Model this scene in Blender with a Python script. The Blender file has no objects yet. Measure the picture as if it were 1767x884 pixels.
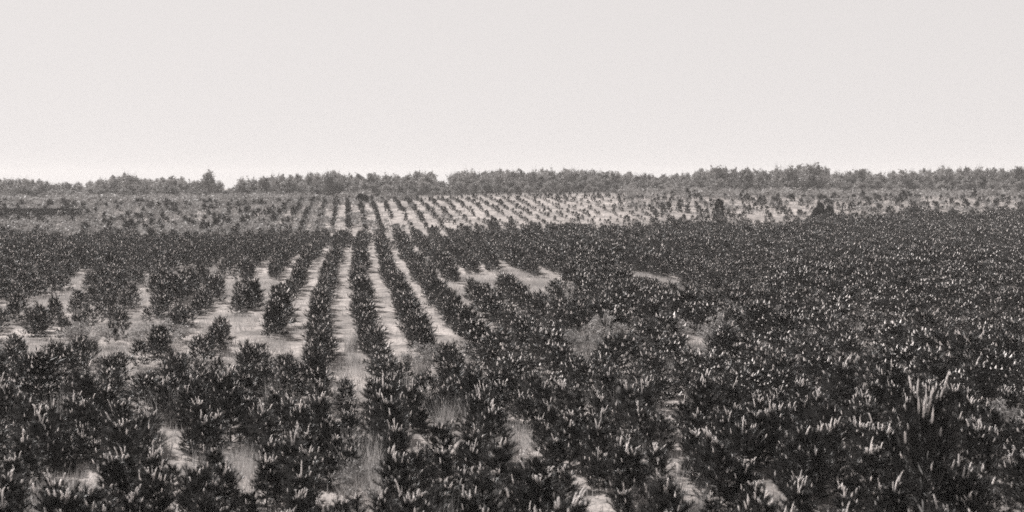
import bpy, math
import numpy as np
from mathutils import Vector

# ------------------------------------------------------------------ camera, sky, sun, exposure
SC = bpy.context.scene
COL = SC.collection
CAM_H = 5.0
PITCH = math.radians(3.744)
F = 1895.0                                   # focal length in photo pixels (photo 1767 x 884)
cam_d = bpy.data.cameras.new('camera'); cam = bpy.data.objects.new('camera', cam_d); COL.objects.link(cam)
cam.location = (0, 0, CAM_H); cam.rotation_euler = (math.pi / 2 - PITCH, 0, 0)
cam_d.sensor_width = 36; cam_d.lens = 36 * F / 1767; cam_d.clip_start = 0.1; cam_d.clip_end = 6000
SC.camera = cam
cam_d.dof.use_dof = True; cam_d.dof.focus_distance = 38; cam_d.dof.aperture_fstop = 1.25   # the old plate is soft close by

SUN_AZ, SUN_EL = math.radians(-50), math.radians(47)     # azimuth from +Y, clockwise: ahead and to the left
sd = Vector((math.sin(SUN_AZ) * math.cos(SUN_EL), math.cos(SUN_AZ) * math.cos(SUN_EL), math.sin(SUN_EL)))
w = bpy.data.worlds.new('World'); SC.world = w; w.use_nodes = True
nt = w.node_tree; nt.nodes.clear()
sky = nt.nodes.new('ShaderNodeTexSky'); sky.sky_type = 'NISHITA'; sky.sun_disc = False
sky.sun_elevation = SUN_EL; sky.sun_rotation = SUN_AZ; sky.air_density = 1.0; sky.dust_density = 1.0; sky.ozone_density = 1.0
flat = nt.nodes.new('ShaderNodeGamma'); flat.inputs[1].default_value = 0.08   # a thin veil of high haze evens the sky out
bw = nt.nodes.new('ShaderNodeRGBToBW')                   # a black-and-white photograph: grey sky, faintly warm like the print
tint = nt.nodes.new('ShaderNodeMixRGB'); tint.blend_type = 'MULTIPLY'; tint.inputs[0].default_value = 1.0
tint.inputs[2].default_value = (1.93, 1.845, 1.82, 1)
bg = nt.nodes.new('ShaderNodeBackground'); bg.inputs['Strength'].default_value = 0.15
wo = nt.nodes.new('ShaderNodeOutputWorld')
nt.links.new(sky.outputs[0], bw.inputs[0]); nt.links.new(bw.outputs[0], flat.inputs[0]); nt.links.new(flat.outputs[0], tint.inputs[1])
nt.links.new(tint.outputs[0], bg.inputs[0]); nt.links.new(bg.outputs[0], wo.inputs[0])
sl = bpy.data.lights.new('sun', 'SUN'); sl.energy = 5.0; sl.angle = math.radians(0.5); sl.color = (1.0, 0.965, 0.94)
so = bpy.data.objects.new('sun', sl); COL.objects.link(so); so.rotation_euler = sd.to_track_quat('Z', 'Y').to_euler(); so.location = (0, 0, 60)
SC.view_settings.view_transform = 'Standard'; SC.view_settings.look = 'None'
SC.view_settings.exposure = 1.25; SC.view_settings.gamma = 1.0; SC.view_settings.use_curve_mapping = False
SC.cycles.use_denoising = False; SC.cycles.denoiser = 'OPENIMAGEDENOISE'
SC.cycles.filter_width = 1.6
SC.cycles.max_bounces = 5; SC.cycles.diffuse_bounces = 3; SC.cycles.transmission_bounces = 3; SC.cycles.volume_bounces = 0
HAZE = 0.00038

rng = np.random.default_rng(7)
# ------------------------------------------------------------------ terrain
def sstep(a, b, x):
    t = np.clip((x - a) / (b - a), 0, 1); return t * t * (3 - 2 * t)
def height(x, y):
    x = np.asarray(x, float); y = np.asarray(y, float)
    R = np.interp(x, [-120, -78, -33, 0, 17, 41, 78, 120], [1.7, 1.9, 2.2, 3.3, 3.4, 3.0, 2.9, 2.9])
    ky = [0, 92, 106, 112, 144, 152, 165, 190, 240, 900]; kv = [0, 0, .10, .20, .92, .99, 1.0, .97, .78, .78]
    h = R * (np.interp(y, ky, kv) + np.interp(y - 4, ky, kv) + np.interp(y + 4, ky, kv)) / 3
    fade = np.clip(y / 60, 0.25, 1)
    h += fade * (0.10 * np.sin(x * .21 + 1.3) * np.sin(y * .13 + .4) + .06 * np.sin(x * .47 + y * .31) + .05 * np.sin(x * .9 - y * .55 + 2))
    return h
def ground_at(px, py):
    """point of the ground seen at a photo pixel (used only to work out where things stand)"""
    v = Vector(((px - 883.5) / F, 1, -(py - 442) / F)); c, s = math.cos(PITCH), math.sin(PITCH)
    v = Vector((v.x, c * v.y + s * v.z, c * v.z - s * v.y))
    lo = 4.0
    d = lo
    while d < 400:
        if CAM_H + v.z / v.y * d <= float(height(v.x / v.y * d, d)): break
        d += .05 if d < 60 else .3
    return v.x / v.y * d, d
def project(x, y, z):
    c, s = math.cos(PITCH), math.sin(PITCH); z = z - CAM_H
    dep = c * y - s * z; up = s * y + c * z
    return 883.5 + F * x / dep, 442 - F * up / dep

# ------------------------------------------------------------------ helpers
def raw_mesh(name, V, Fc, mats, mi=None, smooth=False):
    me = bpy.data.meshes.new(name)
    V = np.asarray(V, np.float32); Fc = np.asarray(Fc, np.int32); k = Fc.shape[1]
    me.vertices.add(len(V)); me.vertices.foreach_set('co', V.ravel())
    me.loops.add(Fc.size); me.loops.foreach_set('vertex_index', Fc.ravel())
    me.polygons.add(len(Fc)); me.polygons.foreach_set('loop_start', np.arange(0, Fc.size, k, dtype=np.int32))
    me.polygons.foreach_set('loop_total', np.full(len(Fc), k, np.int32))
    for m in mats: me.materials.append(m)
    if mi is not None: me.polygons.foreach_set('material_index', np.asarray(mi, np.int32))
    if smooth: me.polygons.foreach_set('use_smooth', np.ones(len(Fc), bool))
    me.update(calc_edges=True); return me
def link(name, me, parent=None):
    o = bpy.data.objects.new(name, me); COL.objects.link(o)
    if parent: o.parent = parent
    return o
def tag(o, label=None, cat=None, group=None, kind=None):
    if label: o['label'] = label
    if cat: o['category'] = cat
    if group: o['group'] = group
    if kind: o['kind'] = kind
    return o
def empty(name, loc, rz=0, sc=1):
    o = bpy.data.objects.new(name, None); COL.objects.link(o); o.location = loc; o.rotation_euler = (0, 0, rz); o.empty_display_size = .2
    o.scale = (sc, sc, sc) if np.isscalar(sc) else sc
    return o
def unit(a): return a / np.maximum(np.linalg.norm(a, axis=-1, keepdims=True), 1e-9)

class Tris:
    """collects triangles as (n,3,3) arrays with a material index"""
    def __init__(s): s.T = []; s.M = []
    def add(s, t, m=0):
        t = np.asarray(t, np.float32).reshape(-1, 3, 3); s.T.append(t); s.M.append(np.full(len(t), m, np.int32))
    def arr(s): return np.concatenate(s.T), np.concatenate(s.M)
    def mesh(s, name, mats):
        T, M = s.arr(); return raw_mesh(name, T.reshape(-1, 3), np.arange(len(T) * 3).reshape(-1, 3), mats, M)
def tube(pts, rad, n=6):
    """tapered tube through pts as triangles"""
    pts = np.asarray(pts, float); rad = np.asarray(rad, float); k = len(pts)
    d = unit(np.gradient(pts, axis=0)); ref = np.where(np.abs(d[:, 2:3]) > .9, [[1., 0, 0]], [[0, 0, 1.]])
    a = unit(np.cross(d, ref)); b = np.cross(d, a); th = np.arange(n) / n * 2 * np.pi
    R = pts[:, None] + rad[:, None, None] * (np.cos(th)[None, :, None] * a[:, None] + np.sin(th)[None, :, None] * b[:, None])
    out = []
    for i in range(k - 1):
        for j in range(n):
            q = (R[i, j], R[i, (j + 1) % n], R[i + 1, (j + 1) % n], R[i + 1, j]); out += [(q[0], q[1], q[2]), (q[0], q[2], q[3])]
    for j in range(n): out.append((R[-1, j], R[-1, (j + 1) % n], pts[-1] + d[-1] * rad[-1]))
    return np.array(out)

# ------------------------------------------------------------------ materials (all procedural; greys with the print's faint warmth)
def warm(v): return (v, v * .955, v * .93, 1)
def leaf_mat(name, a, b, rough=.5, trans=.3, scale=9, spec=.35, jitter=.25):
    m = bpy.data.materials.new(name); m.use_nodes = True; n = m.node_tree; n.nodes.clear(); L = n.links.new
    out = n.nodes.new('ShaderNodeOutputMaterial'); p = n.nodes.new('ShaderNodeBsdfPrincipled')
    tc = n.nodes.new('ShaderNodeTexCoord'); nz = n.nodes.new('ShaderNodeTexNoise'); nz.inputs['Scale'].default_value = scale; nz.inputs['Detail'].default_value = 3
    r = n.nodes.new('ShaderNodeValToRGB'); r.color_ramp.elements[0].position = .33; r.color_ramp.elements[1].position = .68
    r.color_ramp.elements[0].color = warm(a); r.color_ramp.elements[1].color = warm(b)
    L(tc.outputs['Object'], nz.inputs['Vector']); L(nz.outputs['Fac'], r.inputs[0])
    oi = n.nodes.new('ShaderNodeObjectInfo'); mr = n.nodes.new('ShaderNodeMapRange'); mr.inputs[3].default_value = 1 - jitter; mr.inputs[4].default_value = 1 + jitter
    mul = n.nodes.new('ShaderNodeVectorMath'); mul.operation = 'SCALE'
    L(oi.outputs['Random'], mr.inputs[0]); L(r.outputs[0], mul.inputs[0]); L(mr.outputs[0], mul.inputs['Scale'])
    L(mul.outputs[0], p.inputs['Base Color']); p.inputs['Roughness'].default_value = rough; p.inputs['Specular IOR Level'].default_value = spec
    t = n.nodes.new('ShaderNodeBsdfTranslucent'); L(mul.outputs[0], t.inputs[0])
    mx = n.nodes.new('ShaderNodeMixShader'); mx.inputs[0].default_value = trans
    L(p.outputs[0], mx.inputs[1]); L(t.outputs[0], mx.inputs[2]); L(mx.outputs[0], out.inputs['Surface'])
    return m
M = {}
M['needles'] = leaf_mat('pine_needles', .007, .046, .42, .25, 5, .4, .55)
M['needles_far'] = leaf_mat('pine_needles_far', .007, .046, .5, .25, .45, .3, 0)
M['candle'] = leaf_mat('pine_candle', .70, .88, .6, .45, 30, .3, .12)
M['bark'] = leaf_mat('pine_bark', .05, .12, .9, 0, 14, .2)
M['grass'] = leaf_mat('dry_grass', .26, .48, .8, .3, .5, .1, 0)
M['weed'] = leaf_mat('weed_leaf', .13, .32, .7, .3, 5, .2, .2)
M['oak'] = leaf_mat('oak_foliage_hazed', .11, .19, .6, .25, .5, .2, .2)  # darker leaf, its grey lifted to put distance haze into the colour
M['birch'] = leaf_mat('birch_foliage_hazed', .16, .28, .6, .3, .5, .2, .2)  # pale spring leaf, made paler still with haze in the colour; brush shares it
M['dark'] = leaf_mat('dark_evergreen', .018, .04, .6, .12, 4, .25, .1)
M['pale_needles'] = leaf_mat('young_needles', .09, .18, .45, .3, 7, .5)
m = bpy.data.materials.new('sandy_ground'); m.use_nodes = True; n = m.node_tree; p = n.nodes['Principled BSDF']; p.inputs['Roughness'].default_value = .95; p.inputs['Specular IOR Level'].default_value = .1
tc = n.nodes.new('ShaderNodeTexCoord')
def noise(sc, det=5, dis=0):
    z = n.nodes.new('ShaderNodeTexNoise'); z.inputs['Scale'].default_value = sc; z.inputs['Detail'].default_value = det; z.inputs['Distortion'].default_value = dis
    n.links.new(tc.outputs['Object'], z.inputs['Vector']); return z
def ramp(src, stops):
    r = n.nodes.new('ShaderNodeValToRGB'); e = r.color_ramp.elements
    while len(e) < len(stops): e.new(.5)
    for q, (pos, v) in zip(e, stops): q.position = pos; q.color = warm(v)
    n.links.new(src.outputs['Fac'], r.inputs[0]); return r
sand = ramp(noise(.35, 6, .6), [(.34, .12), (.5, .21), (.66, .30)])
speck = ramp(noise(9, 6), [(.36, .25), (.46, .7), (.6, 1.0)])
litter = ramp(noise(1.3, 5, 1), [(.38, .45), (.52, 1.0)])
mm = n.nodes.new('ShaderNodeMixRGB'); mm.blend_type = 'MULTIPLY'; mm.inputs[0].default_value = .55
n.links.new(sand.outputs[0], mm.inputs[1]); n.links.new(speck.outputs[0], mm.inputs[2])
m2 = n.nodes.new('ShaderNodeMixRGB'); m2.blend_type = 'MULTIPLY'; m2.inputs[0].default_value = .6
n.links.new(mm.outputs[0], m2.inputs[1]); n.links.new(litter.outputs[0], m2.inputs[2])
n.links.new(m2.outputs[0], p.inputs['Base Color'])
bp = n.nodes.new('ShaderNodeBump'); bp.inputs['Strength'].default_value = .8; bp.inputs['Distance'].default_value = .08
n.links.new(noise(5, 7).outputs['Fac'], bp.inputs['Height']); n.links.new(bp.outputs[0], p.inputs['Normal'])
M['ground'] = m

# ------------------------------------------------------------------ ground: one sheet out to the horizon
NA, NR = 240, 260
ang = np.linspace(0, 2 * np.pi, NA, endpoint=False); rad = np.concatenate([[0.0], np.geomspace(1.0, 900, NR - 1)])
gx = rad[:, None] * np.cos(ang)[None]; gy = rad[:, None] * np.sin(ang)[None]; gz = height(gx, gy)
V = np.stack([gx, gy, gz], -1).reshape(-1, 3); i, j = np.meshgrid(np.arange(NR - 1), np.arange(NA), indexing='ij'); j2 = (j + 1) % NA
Fq = np.stack([i * NA + j, (i + 1) * NA + j, (i + 1) * NA + j2, i * NA + j2], -1).reshape(-1, 4)
tag(link('ground', raw_mesh('ground', V, Fq, [M['ground']], smooth=True)), 'pale sandy ground with dry grass and litter', 'ground', kind='structure')

# ------------------------------------------------------------------ young pines
def needles(T, rg, A, B, n, ln, wd, m=0, spread=(30, 62), s0=0.0):
    """n needles on each shoot A->B"""
    A = np.asarray(A, float); B = np.asarray(B, float); k = len(A)
    ax = unit(B - A); ref = np.where(np.abs(ax[:, 2:3]) > .9, [[1., 0, 0]], [[0, 0, 1.]]); u = unit(np.cross(ax, ref)); v = np.cross(ax, u)
    s = rg.uniform(s0, 1, (k, n)); ph = rg.uniform(0, 2 * np.pi, (k, n)); th = np.radians(rg.uniform(*spread, (k, n))) * (1 - .45 * s ** 3)
    rd = np.cos(ph)[..., None] * u[:, None] + np.sin(ph)[..., None] * v[:, None]
    d = np.cos(th)[..., None] * ax[:, None] + np.sin(th)[..., None] * rd
    P = A[:, None] + s[..., None] * (B - A)[:, None]; L = ln * rg.uniform(.65, 1.1, (k, n, 1))
    tip = P + d * L; tip[..., 2] += .12 * L[..., 0]
    sd_ = unit(np.cross(d, rg.normal(size=d.shape))) * wd * .5
    T.add(np.stack([P - sd_, P + sd_, tip], -2), m)
def spindle(p, d, L, r, n=5):
    d = unit(np.asarray(d, float)[None])[0]; p = np.asarray(p, float)
    return tube([p, p + d * L * .15, p + d * L * .6, p + d * L * .92], [r * .7, r, r * .85, r * .35], n)
def pine(seed, H, R, whorls, per, side, nn, nl, nw, budsz, near):
    """returns woody triangles, foliage triangles, and where the main candles stand"""
    rg = np.random.default_rng(seed); wood = Tris(); fol = Tris(); A = []; B = []; buds = []
    lean = rg.normal(0, .03, 2); P = lambda t: np.array([lean[0] * t * H + .03 * H * math.sin(3 * t + seed), lean[1] * t * H, H * t])
    ts = np.linspace(0, 1, 6)
    if near: wood.add(tube([P(t) for t in ts * .97], .03 * H / 1.6 * (1.12 - ts), 6))
    ang0 = rg.uniform(0, 6.28)
    for i in range(whorls):
        t = .09 + .80 * (i / (whorls - 1)) ** .92; r = R * min(1, .78 + t * 1.1) * (1 - t) ** .46 * 1.05; r = max(r, R * .2)
        k = per if i < whorls - 1 else max(3, per - 1)
        for b in range(k):
            az = ang0 + i * .9 + b * 2 * np.pi / k + rg.normal(0, .22); el = math.radians(6 + 38 * t + rg.normal(0, 8)); L = r * rg.uniform(.78, 1.15) / max(.55, math.cos(el))
            h = np.array([math.cos(az), math.sin(az), 0.0]); p0 = P(t) ; p1 = p0 + L * .6 * (h * math.cos(el) + np.array([0, 0, math.sin(el)]))
            el2 = el + math.radians(20); p2 = p1 + L * .42 * (h * math.cos(el2) + np.array([0, 0, math.sin(el2)]))
            if near: wood.add(tube([p0, p1, p2], [.011, .008, .005], 4))
            A += [p0 + .35 * (p1 - p0), p1]; B += [p1, p2]; buds.append((p2, el2, .5 + .5 * t, i))
            for q in range(side):
                f = rg.uniform(.3, .95); o = p0 + f * (p1 - p0); s = 1 if q % 2 else -1; az2 = az + s * rg.uniform(.5, .95); e3 = el + math.radians(rg.uniform(8, 40)); l3 = L * rg.uniform(.3, .5) * (1.25 - .5 * f)
                e = o + l3 * np.array([math.cos(az2) * math.cos(e3), math.sin(az2) * math.cos(e3), math.sin(e3)])
                A.append(o); B.append(e); buds.append((e, e3, .35 + .3 * t, i))
    A.append(P(.82)); B.append(P(1.0)); A.append(P(.66)); B.append(P(.84))
    needles(fol, rg, A, B, nn, nl, nw, s0=.25)
    spots = [(P(.985), np.array([lean[0], lean[1], 1.]), 1.0)]
    for q in range(4):
        a = rg.uniform(0, 6.28); spots.append((P(.965) + .018 * np.array([math.cos(a), math.sin(a), 0]), np.array([.13 * math.cos(a), .13 * math.sin(a), 1.]), rg.uniform(.55, .8)))
    top = sorted(buds, key=lambda q: -q[0][2])
    main = top[:6] if near else []
    for p, e, s, _ in main:
        h = np.array([p[0], p[1], 0]); h = h / max(np.linalg.norm(h), .01); spots.append((p, h * .10 + rg.normal(0, .05, 3) + np.array([0, 0, 1.]), rg.uniform(.3, .65)))
    rest = top[6:] if near else top
    for p, e, s, _ in rest:                      # smaller pale buds on the other shoots
        if rg.random() < (.13 if near else .33):
            h = np.array([p[0], p[1], 0]); h = h / max(np.linalg.norm(h), .01); d = h * .22 + rg.normal(0, .1, 3) + np.array([0, 0, 1.])
            if near:
                l = budsz * s * rg.uniform(.5, 1.0); fol.add(spindle(p, d, l, .011), 1)
                needles(fol, rg, [p], [p + unit(d[None])[0] * l], 10, .035, .005, 1, (15, 35))
            else: bud_tri(fol, p, d, budsz * s, budsz * .3)
    return wood, fol, spots
def bud_tri(fol, p, d, l, w_):
    l, w_ = l * .62, w_ * 1.25
    d = unit(np.asarray(d, float)[None])[0]; c = np.cos([0, 2.1, 4.2]); s = np.sin([0, 2.1, 4.2]); base = [p + w_ * .5 * np.array([c[k], s[k], 0]) for k in range(3)]; tp = p + d * l
    fol.add([(base[0], base[1], tp), (base[1], base[2], tp), (base[2], base[0], tp)], 1)
def candle_mesh(seed, L, r):
    rg = np.random.default_rng(seed); T = Tris(); bend = rg.normal(0, .02, 2)
    pts = [np.array([bend[0] * s * s, bend[1] * s * s, L * s]) for s in (0, .15, .45, .75, .97)]
    T.add(tube(pts, np.array([.7, 1, .9, .75, .3]) * r, 6))
    needles(T, rg, pts[:-1], pts[1:], 26, .034, .0055, 0, (10, 32))
    return T.mesh('candle', [M['candle']])
CANDLES = [candle_mesh(40 + k, .215, .0092) for k in range(3)]
NEAR = []
for k in range(9):
    H = [.84, .88, .94, .78, 1.0, .86, .82, .92, .74][k]; R = [.42, .39, .43, .46, .40, .41, .45, .37, .47][k]
    wood, fol, spots = pine(100 + k, H, R, 7, 6, 4, 40, .082, .0062, .12, True)
    NEAR.append((wood.mesh('trunk', [M['bark']]), fol.mesh('foliage', [M['needles'], M['candle']]), spots, H, R))
def lod(n, **kw):
    out = []
    for k in range(n):
        _, fol, spots = pine(300 + k, .86, .46, near=False, **kw)
        for p, d, s in spots: bud_tri(fol, p, d, .17 * s * kw['budsz'] / .15, .04)
        out.append(fol.arr())
    return out
LOD1 = lod(7, whorls=6, per=6, side=2, nn=9, nl=.14, nw=.02, budsz=.15)
LOD2 = lod(7, whorls=5, per=5, side=1, nn=6, nl=.17, nw=.04, budsz=.19)
LOD3 = lod(6, whorls=4, per=4, side=1, nn=4, nl=.26, nw=.09, budsz=.16)

# where the pines stand: rows planted in the direction of VP, 1.56 m apart
ROW, STEP, DIRA = 1.56, .72, math.radians(8.55)
U = np.array([-math.sin(DIRA), math.cos(DIRA)]); W = np.array([math.cos(DIRA), math.sin(DIRA)])
def gap(px, py, rl, ru): return (*ground_at(px, py), rl, ru)      # a bare spot: half-width across the rows, half-length along them
GAPS = [gap(*g) for g in [(88, 530, 1.4, 4.5), (292, 484, 1.2, 5), (15, 545, 1.3, 3), (355, 480, .8, 5), (150, 484, .9, 4), (230, 520, .7, 3), (195, 572, 1.4, 1.8), (300, 655, 1.9, 1.4), (395, 560, .9, 2.4), (430, 500, 1.3, 5), (470, 525, .9, 3), (250, 600, 1.0, 1.2), (120, 612, 1.8, 1.1),
    (30, 600, 1.6, 1.2), (440, 610, .9, 2.5), (725, 640, .9, 1.5), (785, 605, .8, 1.6), (600, 655, .7, 2.2), (780, 505, .6, 5), (832, 483, .9, 4), (855, 502, .6, 3), (893, 478, .85, 5.5), (918, 506, .7, 4.5), (955, 494, .7, 4), (988, 524, .6, 2.5), (1095, 480, 1.7, 6.5), (1200, 522, 1.4, 4), (1480, 560, .8, 2), (1330, 480, .8, 3), (1560, 500, .9, 3), (1010, 545, .6, 3),
    (1045, 612, 1.2, 1.6), (1140, 600, 1.2, 1.6), (1240, 610, 1.0, 1.5), (1290, 560, 1.2, 1.8), (1000, 625, .9, 1.2), (400, 825, .75, 1.0), (905, 860, .6, 1.0), (130, 868, .7, .8), (650, 845, .6, .8), (870, 770, .5, 1.0), (1740, 760, 1.0, 1.3), (620, 640, .6, 1.6), (1690, 640, 1.0, 1.0)]]
def in_gap(x, y):
    for gx_, gy_, rl, ru in GAPS:
        l = (x - gx_) * W[0] + (y - gy_) * W[1]; u = (x - gx_) * U[0] + (y - gy_) * U[1]
        if (l / rl) ** 2 + (u / ru) ** 2 < 1: return True
    return False
def edge(x): return np.interp(x, [-60, -40, -15, 5, 25, 45, 70], [88, 92, 98, 102, 110, 122, 128])     # far edge of the near block
def in_frame(x, y, z0, z1, m=0):
    a, b = project(x, y, z0); c, d = project(x, y, z1); return -m < a < 1767 + m and d < 884 + m and b > 0
pts = []
for r in range(-75, 90):
    lat = (r + .5) * ROW
    for s in range(-20, 258):
        jl, ju = rng.normal(0, .17), rng.normal(0, .2); x, y = W * (lat + jl) + U * (s * STEP + (.5 if r % 2 else 0) + ju) + W * (.22 * math.sin(s * .055 + 1) + .08 * math.sin(s * .21 + r))
        if y < 7 or y > edge(x) + rng.normal(0, 1.5) or abs(x) > .53 * y + 5: continue
        k = rng.random(8)
        px, _ = project(x, y, .5); aisle = 330 < px < 830 and y > 23
        sz = rng.normal(1.0, .16)
        if y < 23: sz *= .84 + .20 * k[0]; wid = 1.10
        elif aisle: sz *= .93; wid = (1.06 if px > 560 else .94) + .12 * math.sin(y * .5 + r * 2.1); x, y = np.array([x, y]) - W * jl * .45 + .3 * float(sstep(82, 96, y))
        elif px >= 830: sz *= 1.02 + .20 * math.sin(x * .35 + 1.2 * math.sin(y * .1)) * math.sin(y * .22); wid = 1.22
        else: sz *= .95; wid = 1.15
        keep = .93 if y < 82 else .98
        if -40 < px < 470 and 27 < y < 44: keep = .86; sz *= .82; wid = 1.0
        if px < 380 and 44 <= y: keep = .9
        if k[1] > keep or in_gap(x, y): continue
        pts.append([x, y, sz, wid * rng.uniform(.92, 1.1), r, rng.uniform(0, 6.28)])
for k_ in range(2300):                              # self-sown pines filling the lanes close by, a few strays farther off
    y = math.sqrt(rng.uniform(8 ** 2, 28 ** 2)) if k_ < 1200 else rng.uniform(28, 60) if k_ < 1300 else rng.uniform(82, 99); x = rng.uniform(-.5, .5) * y - (1 if y < 20 else 0) if k_ < 1300 else rng.uniform(-34, 14)
    lt = float(np.dot([x, y], W)); fr = abs(lt / ROW - round(lt / ROW))
    if fr > .32 or in_gap(x, y) or rng.random() > (  .95 if k_ < 1200 else .3 if k_ < 1300 else .75): continue
    if 27 < y < 78 and (-8 < lt < 5 or x < -.18 * y): continue
    if y > 24 and rng.random() < .4: continue
    if any((x - q[0]) ** 2 + (y - q[1]) ** 2 < .42 ** 2 for q in pts if abs(q[1] - y) < .5): continue
    pts.append([x, y, rng.uniform(.5, .95), rng.uniform(1.0, 1.3), round(lt / ROW - .5), rng.uniform(0, 6.28)])
pts = np.array(pts); Z = height(pts[:, 0], pts[:, 1]) - .02
vis = np.array([in_frame(p[0], p[1], z, z + 1.5 * p[2]) for p, z in zip(pts, Z)])
order = np.argsort(np.where(vis, pts[:, 1], 1e9)); N_IND = 300
own = set(order[:N_IND].tolist()); print('pines', len(pts), 'visible', vis.sum(), 'individual to', pts[order[N_IND - 1], 1])

ONES = ['', 'first', 'second', 'third', 'fourth', 'fifth', 'sixth', 'seventh', 'eighth', 'ninth', 'tenth', 'eleventh', 'twelfth', 'thirteenth', 'fourteenth', 'fifteenth', 'sixteenth', 'seventeenth', 'eighteenth', 'nineteenth']
TENS = {20: 'twentieth', 30: 'thirtieth', 40: 'fortieth'}; TPRE = {2: 'twenty', 3: 'thirty', 4: 'forty'}
def ordinal(k): return ONES[k] if k < 20 else TENS[k] if k % 10 == 0 else TPRE[k // 10] + '-' + ONES[k % 10]
# trees that stand out in the photograph: the nearest pine there takes this look
SPECIAL = [(1600, 660, 15.0, 2.35, .66, 'tallest pine near the right edge, crowned by a bright fan of pale candles'),
           (1245, 655, 16.5, 1.15, 1.25, 'broad dark pine in front of the pale scrub right of centre'),
           (345, 720, 19.5, .85, 1.25, 'low rounded pine with a sunlit top left of centre in the foreground'),
           (545, 690, 20.5, 1.05, 1.1, 'dark pine with bright upright candles at the foot of the sandy aisles'),
           (925, 790, 15.5, 1.05, 1.05, 'dark bushy pine behind the pale grass tuft at bottom centre'),
           (1435, 655, 17.5, 1.15, 1.0, 'pine with a tight pale candle cluster left of the tallest pine'),
           (435, 520, 43, 1.25, 1.2, 'isolated bushy pine on bare sand at the head of the left aisles')]
special = {}
cand = [i_ for i_ in order[:N_IND]]
for px, py, d, sz, wd, lab in SPECIAL:
    x = (px - 883.5) / F * d
    best = min((i_ for i_ in cand if i_ not in special), key=lambda i_: (pts[i_, 0] - x) ** 2 + (pts[i_, 1] - d) ** 2)
    pts[best, 0] = x; pts[best, 1] = d; pts[best, 2] = sz; pts[best, 3] = wd; special[best] = lab
Z = height(pts[:, 0], pts[:, 1]) - .02
rows = {}
for i_ in cand: rows.setdefault(int(pts[i_, 4]), []).append(i_)
GROUP = 'young pines planted in rows'
proto = {}
for r, ids in rows.items():
    ids.sort(key=lambda i_: pts[i_, 1])
    k = r if r >= 1 else 1 - r                       # rows counted from the bright aisle between row 0 and row 1
    side = 'right' if r >= 1 else 'left'
    for f, i_ in enumerate(ids):
        x, y, sz, wd, _, rz = pts[i_]; v = int(rng.integers(len(NEAR))); wm, fm, spots, H, R = NEAR[v]
        look = 'tall' if H * sz > 1.0 else 'low' if H * sz < .74 else 'broad' if R * sz * wd > .50 else 'slim' if R * sz * wd < .40 else 'bushy'
        lab = special.get(i_) or f'{look} young pine, {ordinal(f + 1)} from the front in the {ordinal(k)} row {side} of brightest aisle'
        t = empty('young_pine', (x, y, Z[i_]), rz, (sz * wd, sz * wd, sz)); tag(t, lab, 'pine', GROUP)
        if v not in proto:
            a, b = link('trunk', wm, t), link('foliage', fm, t); cs = []
            for p_, d_, s_ in spots:
                c = link('candle', CANDLES[len(cs) % 3], t); c.location = p_; c.rotation_euler = Vector(d_).to_track_quat('Z', 'Y').to_euler(); c.scale = (.75 + .4 * s_, .75 + .4 * s_, s_); cs.append(c)
            proto[v] = [a, b] + cs
        else:
            show = rng.uniform(.1, 1.15) if y < 24 else rng.uniform(.1, .6)
            for ci, c in enumerate(proto[v]):
                if ci > 2 and i_ not in special and rng.random() > show: continue
                q = c.copy(); COL.objects.link(q); q.parent = t
                if 'candle' in q.name and not (i_ in special): q.scale.z *= float(np.clip(rng.normal(.85, .3), .35, 1.5))

def bake(name, items, mats):
    """items: (arr T, arr M, x, y, z, rz, sx, sz)"""
    TT = []; MM = []
    for (T, Mi), x, y, z, rz, sx, sz in items:
        c, s = math.cos(rz), math.sin(rz); q = np.empty_like(T)
        q[..., 0] = (T[..., 0] * c - T[..., 1] * s) * sx + x; q[..., 1] = (T[..., 0] * s + T[..., 1] * c) * sx + y; q[..., 2] = T[..., 2] * sz + z
        TT.append(q); MM.append(Mi)
    T = np.concatenate(TT); print(name, len(items), 'trees', len(T), 'tris')
    return link(name, raw_mesh(name, T.reshape(-1, 3), np.arange(len(T) * 3).reshape(-1, 3), mats, np.concatenate(MM)))
items = []
for i_, (x, y, sz, wd, r, rz) in enumerate(pts):
    if i_ in own: continue
    L_ = LOD1 if y < 62 else LOD2
    items.append((L_[rng.integers(len(L_))], x, y, Z[i_], rz, sz * wd, sz))
o = bake('pine_plantation', items, [M['needles_far'], M['candle']]); tag(o, 'dense mass of young pines filling the field behind the nearest rows', 'pines', kind='stuff')

# the far block: smaller pines in open rows on the rise, thinning to the right, scrubby to the left
items = []
for r in range(-110, 110):
    lat = (r + .12) * ROW
    for s in range(85, 205):
        x, y = W * (lat + rng.normal(0, .10)) + U * (s * 1.25 + rng.normal(0, .2))
        if y < edge(x) + 5 or y > (154 if x > -.2 * y else 168) or abs(x) > .53 * y + 6: continue
        px, _ = project(x, y, height(x, y)); k = rng.random()
        if px < 480: keep, sz = .32, rng.normal(.75, .2); x += rng.normal(0, .6); y += rng.normal(0, .8)
        elif px < 1130: keep, sz = .88 - .30 * float(1 - sstep(600, 800, px)) - .1 * (y < 122), rng.normal(.70, .13) - .28 * float(sstep(580, 840, px))
        else: keep, sz = .55, rng.normal(.62, .2); x += rng.normal(0, .4); y += rng.normal(0, .5)
        if 980 < px < 1130 and y > 132: keep = .75
        if k > keep: continue
        items.append((LOD3[rng.integers(len(LOD3))], x, y, height(x, y) - .03, rng.uniform(0, 6.28), sz * 1.05, sz * rng.uniform(.9, 1.2)))
o = bake('pine_seedlings', items, [M['needles_far'], M['candle']]); tag(o, 'rows of smaller pines on the pale rise below the woods', 'pines', kind='stuff')

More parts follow.
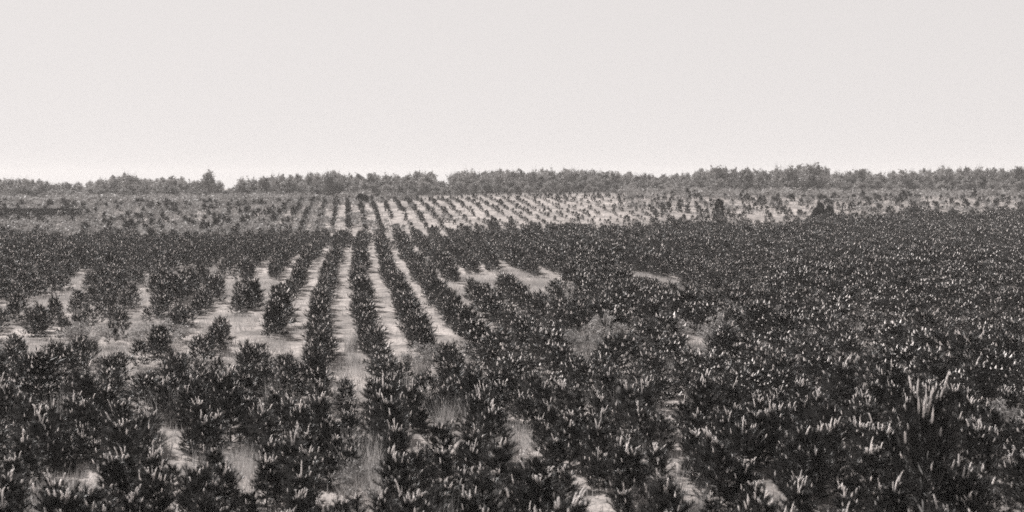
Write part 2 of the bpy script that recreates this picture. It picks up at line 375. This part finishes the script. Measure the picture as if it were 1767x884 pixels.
# ------------------------------------------------------------------ dry grass and weeds on the open ground
def blades(rg, P, hgt, wd, lean=.6):
    k = len(P); a = rg.uniform(0, 6.28, k); d = np.stack([np.cos(a), np.sin(a)], -1); L = hgt * rg.uniform(.5, 1.2, k); ln = rg.uniform(0, lean, k)
    tip = P.copy(); tip[:, :2] += d * (L * ln)[:, None]; tip[:, 2] += L * np.sqrt(1 - np.minimum(ln, .95) ** 2 * .6)
    b = rg.uniform(0, 6.28, k); s = np.stack([np.cos(b), np.sin(b), 0 * b], -1) * wd * .5
    return np.stack([P - s, P + s, tip], -2)
gt = Tris()
for gx_, gy_, rl, ru in GAPS:
    k = int(900 * rl * ru * (1.6 if gy_ < 26 else .55)); q = np.sqrt(rng.random(k)) * 1.15; a = rng.uniform(0, 6.28, k)
    xy = np.array([gx_, gy_]) + (q * np.cos(a) * rl)[:, None] * W + (q * np.sin(a) * ru)[:, None] * U
    P = np.c_[xy, height(xy[:, 0], xy[:, 1])]; gt.add(blades(rng, P, .45 if gy_ < 26 else .22, .010 if gy_ < 26 else .016))
k = 130000; y = rng.uniform(9, 70, k) ; x = rng.uniform(-.5, .5, k) * y; kk = np.sin(x * 1.7 + 1) * np.sin(y * .9) + rng.normal(0, .5, k) > .15
P = np.c_[x, y, height(x, y)][kk]; gt.add(blades(rng, P, .20, .014))
k = 60000; y = rng.uniform(95, 215, k); x = rng.uniform(-.52, .52, k) * y; kk = (x < -.17 * y) | (x > .11 * y) | (rng.random(k) < .45); P = np.c_[x, y, height(x, y)][kk]; gt.add(blades(rng, P, .45, .07))
for k in range(70):                                  # taller pale tufts scattered among the nearer pines
    y = rng.uniform(13, 36); px = rng.uniform(520, 1300) if k % 3 else rng.uniform(0, 1767); x = (px - 883.5) / F * y; a = rng.uniform(0, 6.28, 170); q = rng.random(170) ** .5 * rng.uniform(.12, .4)
    xy = np.c_[x + q * np.cos(a), y + q * np.sin(a)]; gt.add(blades(rng, np.c_[xy, height(xy[:, 0], xy[:, 1])], rng.uniform(.45, .85), .010))
tag(link('grass', gt.mesh('grass', [M['grass']])), 'dry pale grass between the pines and on the open patches', 'grass', kind='stuff')

def weed(seed, R, H, mat, nst=46):
    rg = np.random.default_rng(seed); st = Tris(); lf = Tris()
    for k in range(nst):
        a = rg.uniform(0, 6.28); r = R * math.sqrt(rg.random()); b = np.array([math.cos(a) * r * .35, math.sin(a) * r * .35, 0]); h = H * rg.uniform(.55, 1.05) * (1 - .35 * (r / R) ** 2)
        c = np.array([math.cos(a) * r, math.sin(a) * r, h]); mid = b * .4 + c * .6 + np.array([0, 0, h * .18]); droop = c + np.array([math.cos(a), math.sin(a), -.4]) * .12 * H
        st.add(tube([b, mid, c, droop], [.007, .006, .004, .002], 4))
        n_ = 46; s = rg.uniform(.25, 1, n_)[:, None]; Q = np.where(s < .7, mid + (c - mid) * (s - .25) / .45, c + (droop - c) * (s - .7) / .3) + rg.normal(0, .035, (n_, 3))
        d = unit(rg.normal(size=(n_, 3)) + [0, 0, .4]); e = unit(np.cross(d, rg.normal(size=(n_, 3)))); l = rg.uniform(.03, .075, n_)[:, None]
        lf.add(np.stack([Q - e * l * .3, Q + e * l * .3, Q + d * l], -2))
    return st.mesh('stem', [M['grass']]), lf.mesh('foliage', [mat])
WEED = [weed(60 + k, [.75, .6, .9][k], [.95, 1.2, .8][k], M['weed']) for k in range(3)]
for k, (px, py, v, sc, lab) in enumerate([
    (1000, 622, 0, 1.0, 'pale leafy weed clump left of the bright seed stalk near picture centre'),
    (1045, 612, 1, 1.05, 'pale weed clump with the brightest upright seed stalk right of centre'),
    (1110, 618, 2, 1.0, 'low spreading pale weed clump between two taller weed clumps'),
    (1150, 600, 0, 1.1, 'pale rounded weed clump behind the low spreading one'),
    (1235, 620, 1, 1.1, 'tall arching pale weed clump behind the broad dark pine'),
    (1290, 575, 2, 1.35, 'curly pale weed clump standing farthest back among the dense pines'),
    (1725, 770, 2, 1.1, 'pale tangled weed clump at the right edge of the field'),
    (640, 860, 2, .8, 'small pale weed clump at the bottom left of centre'),
    (725, 655, 1, .8, 'bright weed clump at the near end of the brightest sandy aisle'),
    (280, 600, 2, 1.1, 'low grey weed clump on the bare patch at left'),
    (150, 600, 0, .9, 'rounded weed clump beside the pale sand at far left')]):
    x, y = ground_at(px, py); t = empty('weed_clump', (x, y, float(height(x, y)) - .01), k * 1.3, sc * .98); tag(t, lab, 'weeds', 'pale weed clumps')
    link('stem', WEED[v][0], t); link('foliage', WEED[v][1], t)
    if k == 1:
        T = Tris(); T.add(tube([[0, 0, .1], [-.03, 0, .9], [-.08, .02, 1.35]], [.012, .010, .008], 5)); T.add(spindle([-.08, .02, 1.3], [-.1, 0, 1.], .42, .06, 7)); needles(T, rng, [[-.08, .02, 1.32]], [[-.12, .02, 1.68]], 120, .06, .012, 0, (15, 45))
        link('seed_stalk', T.mesh('seed_stalk', [M['weed']]), t).scale = (.8, .8, .72)

# grey brush on the left of the rise and along its crest
def brush(seed):
    rg = np.random.default_rng(seed); T = Tris(); n_ = 150; C = rg.normal(0, .42, (5, 3)) * [1, 1, .3] + [0, 0, .45]; c = C[rg.integers(0, 5, n_)]; Q = c + rg.normal(0, .22, (n_, 3)); Q[:, 2] = np.abs(Q[:, 2])
    d = unit(rg.normal(size=(n_, 3)) + [0, 0, .5]); e = unit(np.cross(d, rg.normal(size=(n_, 3)))); l = rg.uniform(.12, .30, n_)[:, None]
    T.add(np.stack([Q - e * l * .35, Q + e * l * .35, Q + d * l], -2)); return T.arr()
BR = [brush(900 + k) for k in range(6)]; items = []
for k in range(1500):
    y = rng.uniform(96, 178); px = rng.uniform(-60, 475) if k < 1150 else rng.uniform(1080, 1840)
    if k >= 1150: y = rng.uniform(128, 204)
    if 1000 < k < 1150: px = 475 + abs(rng.normal(0, 110)); y = rng.uniform(104, 165)
    x = (px - 883.5) / F * y; g = rng.uniform(.6, 1.5) * (.8 + .5 * (y > 150)); items.append((BR[rng.integers(6)], x, y, float(height(x, y)) - .05, rng.uniform(0, 6.28), g, g * .8))
o = bake('brush', items, [M['birch']]); tag(o, 'low grey brush spread over the field edge below the woods', 'brush', kind='stuff')

# ------------------------------------------------------------------ lone dark evergreens, hedge, leaning pole
def evergreen(seed, H, R, name, loc, lab, lobes=1):
    rg = np.random.default_rng(seed); T = Tris()
    for k in range(lobes):
        off = np.array([0, 0, 0.]) if k == 0 else np.array([rg.uniform(-.8, .8) * R, rg.uniform(-.5, .5) * R, 0]); hh = H if k == 0 else H * rg.uniform(.55, .85); rr = R if lobes == 1 else R * .6
        n_ = 1500; t = rg.random(n_) ** .8; az = rg.uniform(0, 6.28, n_); bump = 1 + .25 * np.sin(az * 3 + t * 9 + k)
        r = rr * np.sqrt(np.maximum(0, np.minimum(1, t * 6 + .3) * (1 - t))) * 1.15 * bump * np.sqrt(rg.uniform(.35, 1, n_))
        Q = np.stack([np.cos(az) * r, np.sin(az) * r, t * hh], -1) + off; d = unit(np.stack([np.cos(az) * .6, np.sin(az) * .6, .8 + 0 * az], -1) + rg.normal(0, .3, (n_, 3)))
        e = unit(np.cross(d, rg.normal(size=(n_, 3)))); l = rg.uniform(.10, .24, n_)[:, None]; T.add(np.stack([Q - e * l * .25, Q + e * l * .25, Q + d * l], -2))
    t = empty(name, loc); tag(t, lab, 'evergreen')
    link('trunk', (lambda q: (q.add(tube([[0, 0, -.05], [0, 0, H * .4], [.02, 0, H * .85]], [.07, .05, .015], 7)), q)[1])(Tris()).mesh('trunk', [M['bark']]), t)
    link('foliage', T.mesh('foliage', [M['dark']]), t)
def at_d(px, d): x = (px - 883.5) / F * d; return x, d, float(height(x, d))
evergreen(1, 2.75, .72, 'juniper', at_d(1240, 112), 'dark narrow juniper standing above the pines right of the pale rise')
evergreen(2, 1.9, 1.05, 'juniper', at_d(1415, 118), 'dark spreading many-topped juniper right of the narrow juniper', 5)
evergreen(3, 1.15, .5, 'juniper', at_d(852, 107), 'small dark round evergreen at the foot of the pale rows')
evergreen(4, 1.15, .9, 'juniper', at_d(622, 149), 'dark round evergreen in front of the woods left of the rise', 3)
# hedge: a long dark strip at far left
T = Tris(); rg = np.random.default_rng(5); n_ = 9000; Lx, Hh, Wd = 15.0, 1.2, 1.1
q = rg.random((n_, 3)); f = rg.integers(0, 3, n_); q[f == 0, 1] = 0.03 * rg.random((f == 0).sum()); q[f == 1, 2] = 1 - .05 * rg.random((f == 1).sum())
Q = (q - [.5, .5, 0]) * [Lx, Wd, Hh]; d = unit(rg.normal(size=(n_, 3)) + [0, -.3, .4]); e = unit(np.cross(d, rg.normal(size=(n_, 3)))); l = rg.uniform(.10, .24, n_)[:, None]
T.add(np.stack([Q - e * l * .35, Q + e * l * .35, Q + d * l], -2))
x, y, z = at_d(28, 125); hd = empty('hedge', (x, y, z), .02); tag(hd, 'long low dark hedge with a level top at the far left', 'hedge')
link('foliage', T.mesh('foliage', [M['dark']]), hd)
for sx in np.linspace(-7, 7, 9): st = link('stem', (lambda q_: (q_.add(tube([[0, 0, -.05], [.03, 0, .6], [0, .02, .95]], [.05, .04, .02], 6)), q_)[1])(Tris()).mesh('stem', [M['bark']]), hd); st.location = (sx, 0, 0)
# ------------------------------------------------------------------ the woods along the horizon
def wood_tree(seed, H, R, mats, lobes=16, leaves=2600, base=.12, leaf=.36, wispy=.3, trunkh=.8):
    rg = np.random.default_rng(seed); tr = Tris(); cr = Tris()
    tr.add(tube([[0, 0, -.2], [rg.normal(0, .1), rg.normal(0, .1), H * .35], [rg.normal(0, .25), rg.normal(0, .25), H * trunkh]], [H * .022, H * .016, H * .005], 7))
    C = []
    for k in range(lobes):
        t = rg.uniform(base, .93); prof = R * (math.sin(math.pi * min(.98, .18 + .80 * t)) ** .8); a = rg.uniform(0, 6.28); r = prof * math.sqrt(rg.random()) * .85
        C.append([math.cos(a) * r, math.sin(a) * r, H * t, R * rg.uniform(.16, .42)])
        tr.add(tube([[0, 0, H * t * .6], [math.cos(a) * r * .6, math.sin(a) * r * .6, H * t * .85], [math.cos(a) * r, math.sin(a) * r, H * t]], [H * .007, H * .005, H * .002], 4))
    C = np.array(C); c = C[rg.integers(0, lobes, leaves)]; d = unit(rg.normal(size=(leaves, 3))); Q = c[:, :3] + d * (c[:, 3] * rg.random(leaves) ** .45)[:, None] * [1, 1, 1.15]
    k = int(leaves * wispy * .3); tw = rg.integers(0, lobes, 26)                        # twigs that feather the outline
    for q in tw:
        b = C[q, :3]; e = b + unit(rg.normal(size=3) * [.5, .5, .3] + [0, 0, 1.0]) * C[q, 3] * rg.uniform(1.3, 2.6); s = rg.random((k // 26 + 1, 1)); Q = np.concatenate([Q, b + (e - b) * s + rg.normal(0, .12, (len(s), 3))])
        tr.add(tube([b, e], [.03, .01], 3))
    Q = Q[(Q[:, 2] > .15)]; n_ = len(Q); d = unit(rg.normal(size=(n_, 3))); e = unit(np.cross(d, rg.normal(size=(n_, 3)))); l = leaf * rg.uniform(.5, 1.2, n_)[:, None]
    cr.add(np.stack([Q - e * l * .5, Q + e * l * .5, Q + d * l], -2)); return tr, cr
SKY_X = [0, 40, 100, 150, 190, 225, 265, 300, 330, 362, 385, 400, 420, 445, 480, 520, 570, 610, 640, 690, 735, 760, 800, 860, 930, 980, 1040, 1100, 1150, 1200, 1240, 1260, 1285, 1310, 1360, 1400, 1440, 1485, 1510, 1560, 1620, 1680, 1720, 1767]
SKY_Y = [307, 305, 315, 314, 302, 298, 311, 300, 309, 308, 314, 322, 305, 305, 300, 300, 293, 300, 297, 300, 292, 305, 293, 292, 290, 290, 293, 298, 300, 295, 284, 291, 287, 291, 284, 279, 294, 290, 299, 291, 287, 287, 289, 286]
def skyline(px): return np.interp(px, SKY_X, SKY_Y) - 3
def tree_height(px, d, top=None):
    x = (px - 883.5) / F * d; return CAM_H + math.tan(PITCH * 0 + math.atan2(318 - (skyline(px) if top is None else top), F)) * d - float(height(x, d))
SPEC = [  # photo x, top y, crown half-width px, distance, material, wispy, look
    (30, 310, 24, 205, 'oak', .3, 'dark broad tree at the left end of the woods above the hedge'),
    (78, 314, 20, 208, 'oak', .3, 'dark rounded tree second from the left end of the woods'),
    (188, 305, 20, 215, 'birch', .4, 'pale grey tree with a flat top left of the pointed twin crowns'),
    (225, 301, 20, 214, 'birch', .6, 'pale bushy tree with spiky twigs on top, left part of woods'),
    (300, 303, 17, 212, 'birch', .3, 'grey dome-shaped tree just left of the tall gappy tree'),
    (362, 291, 15, 210, 'birch', .5, 'tall gappy tree rising above its neighbours, sky showing through'),
    (420, 308, 15, 212, 'oak', .3, 'small dark tree right of the gap where sky shows low'),
    (455, 304, 17, 208, 'oak', .4, 'dark tree at the left end of the dense dark stand'),
    (500, 301, 20, 206, 'oak', .6, 'dense dark tree with spiky top in middle of dark stand'),
    (570, 294, 27, 207, 'oak', .3, 'largest dark rounded tree left of the pale rise'),
    (640, 298, 18, 214, 'birch', .3, 'grey tree directly right of the largest dark rounded tree'),
    (735, 293, 22, 212, 'birch', .4, 'leaning-topped grey tree left of the notch above the rise'),
    (800, 294, 17, 218, 'birch', .6, 'pale thin tree right of the notch above the rise'),
    (868, 292, 20, 214, 'birch', .4, 'grey tree with darker base behind the middle of the rise'),
    (985, 290, 22, 216, 'birch', .5, 'pale feathery tree behind the right half of the rise'),
    (1060, 294, 18, 214, 'birch', .4, 'grey tree above the right end of the pale rise'),
    (1240, 284, 24, 208, 'oak', .4, 'tall rounded tree directly above the narrow dark juniper'),
    (1286, 287, 16, 206, 'oak', .4, 'pointed dark tree between two taller rounded trees'),
    (1360, 284, 20, 208, 'birch', .5, 'grey tree left of the highest crown on the right'),
    (1402, 279, 26, 206, 'oak', .3, 'highest broad crown in the right half of the woods'),
    (1485, 290, 9, 207, 'birch', .6, 'thin pointed tree standing alone above the skyline at right'),
    (1560, 291, 20, 212, 'birch', .4, 'grey domed tree right of the thin pointed tree'),
    (1625, 287, 24, 210, 'birch', .3, 'broad pale tree near the right end of woods'),
    (1700, 288, 22, 208, 'oak', .3, 'darker tree second from the right end of the woods'),
    (1757, 286, 20, 210, 'oak', .3, 'dark tree at the right edge of the woods')]
for k, (px, ty, hw, d, mt, wsp, lab) in enumerate(SPEC):
    H = tree_height(px, d, ty); R = hw * d / F
    gappy = px == 362
    tr, cr = wood_tree(500 + k, H, R, None, lobes=12 if gappy else 30, leaves=1000 if gappy else 3000, wispy=wsp * 2, base=.45 if gappy else .05, leaf=.30)
    T, _ = cr.arr(); zmax = T[..., 2].max()
    x, y, z = at_d(px, d); t = empty('woodland_tree', (x, y, z - .05), k, (1, 1, min(1.0, H / zmax))); tag(t, lab, 'tree', 'trees standing out along the edge of the woods')
    link('trunk', tr.mesh('trunk', [M['bark']]), t); link('crown', cr.mesh('crown', [M[mt]]), t)
PROT = []
for k in range(10):
    tr, cr = wood_tree(700 + k, 8.0, 2.6, None, lobes=26, leaves=1500, wispy=.9, leaf=.40); a, _ = tr.arr(); b, _ = cr.arr(); b = b * np.array([1, 1, 8.0 / b[..., 2].max()], np.float32)
    PROT.append((np.concatenate([a, b]), np.r_[np.zeros(len(a), int), np.full(len(b), 1 + (k % 3 == 0))]))
items = []
for d0, step, hf in ((206, 24, .62), (212, 24, .84), (222, 26, .96), (236, 20, 1.0), (255, 20, .98)):
    px = -150
    while px < 1920:
        d = d0 + rng.uniform(-4, 4); H = tree_height(px, d) * hf * (rng.uniform(.90, 1.0) if d0 > 215 else rng.uniform(.82, 1.0)); x, y, z = at_d(px, d); g = H / 8
        if 392 < px < 408 or 757 < px < 772: H *= .8; g = H / 8
        items.append((PROT[rng.integers(10)], x, y, z - .1, rng.uniform(0, 6.28), max(g, .68) * rng.uniform(.85, 1.2), g)); px += step * rng.uniform(.7, 1.3)
# low brush along the foot of the woods
for k in range(380):
    px = rng.uniform(-120, 1890) if k % 3 else rng.uniform(-120, 560); d = rng.uniform(172, 204); x, y, z = at_d(px, d); g = rng.uniform(.10, .26) * (1 if d > 184 else .55); items.append((PROT[rng.integers(10)], x, y, z - .1, rng.uniform(0, 6.28), g * 1.5, g))
o = bake('distant_woods', items, [M['bark'], M['birch'], M['oak']]); tag(o, 'hazy deciduous woods along the horizon', 'woods', kind='stuff')

# ------------------------------------------------------------------ haze
hz = bpy.data.materials.new('haze'); hz.use_nodes = True; n = hz.node_tree; n.nodes.clear()
pv = n.nodes.new('ShaderNodeVolumePrincipled'); pv.inputs['Color'].default_value = (.97, .94, .92, 1); pv.inputs['Density'].default_value = HAZE; pv.inputs['Anisotropy'].default_value = 0
ho = n.nodes.new('ShaderNodeOutputMaterial'); n.links.new(pv.outputs[0], ho.inputs['Volume'])
x0, x1, z0, z1 = -950, 950, -2.5, 17.0
V = [(x, y, z) for z in (z0, z1) for y in (x0, x1) for x in (x0, x1)]
Fq = [(0, 2, 3, 1), (4, 5, 7, 6), (0, 1, 5, 4), (2, 6, 7, 3), (0, 4, 6, 2), (1, 3, 7, 5)]
tag(link('haze', raw_mesh('haze', V, Fq, [hz])), 'thin pale haze over the whole field', 'haze', kind='stuff')
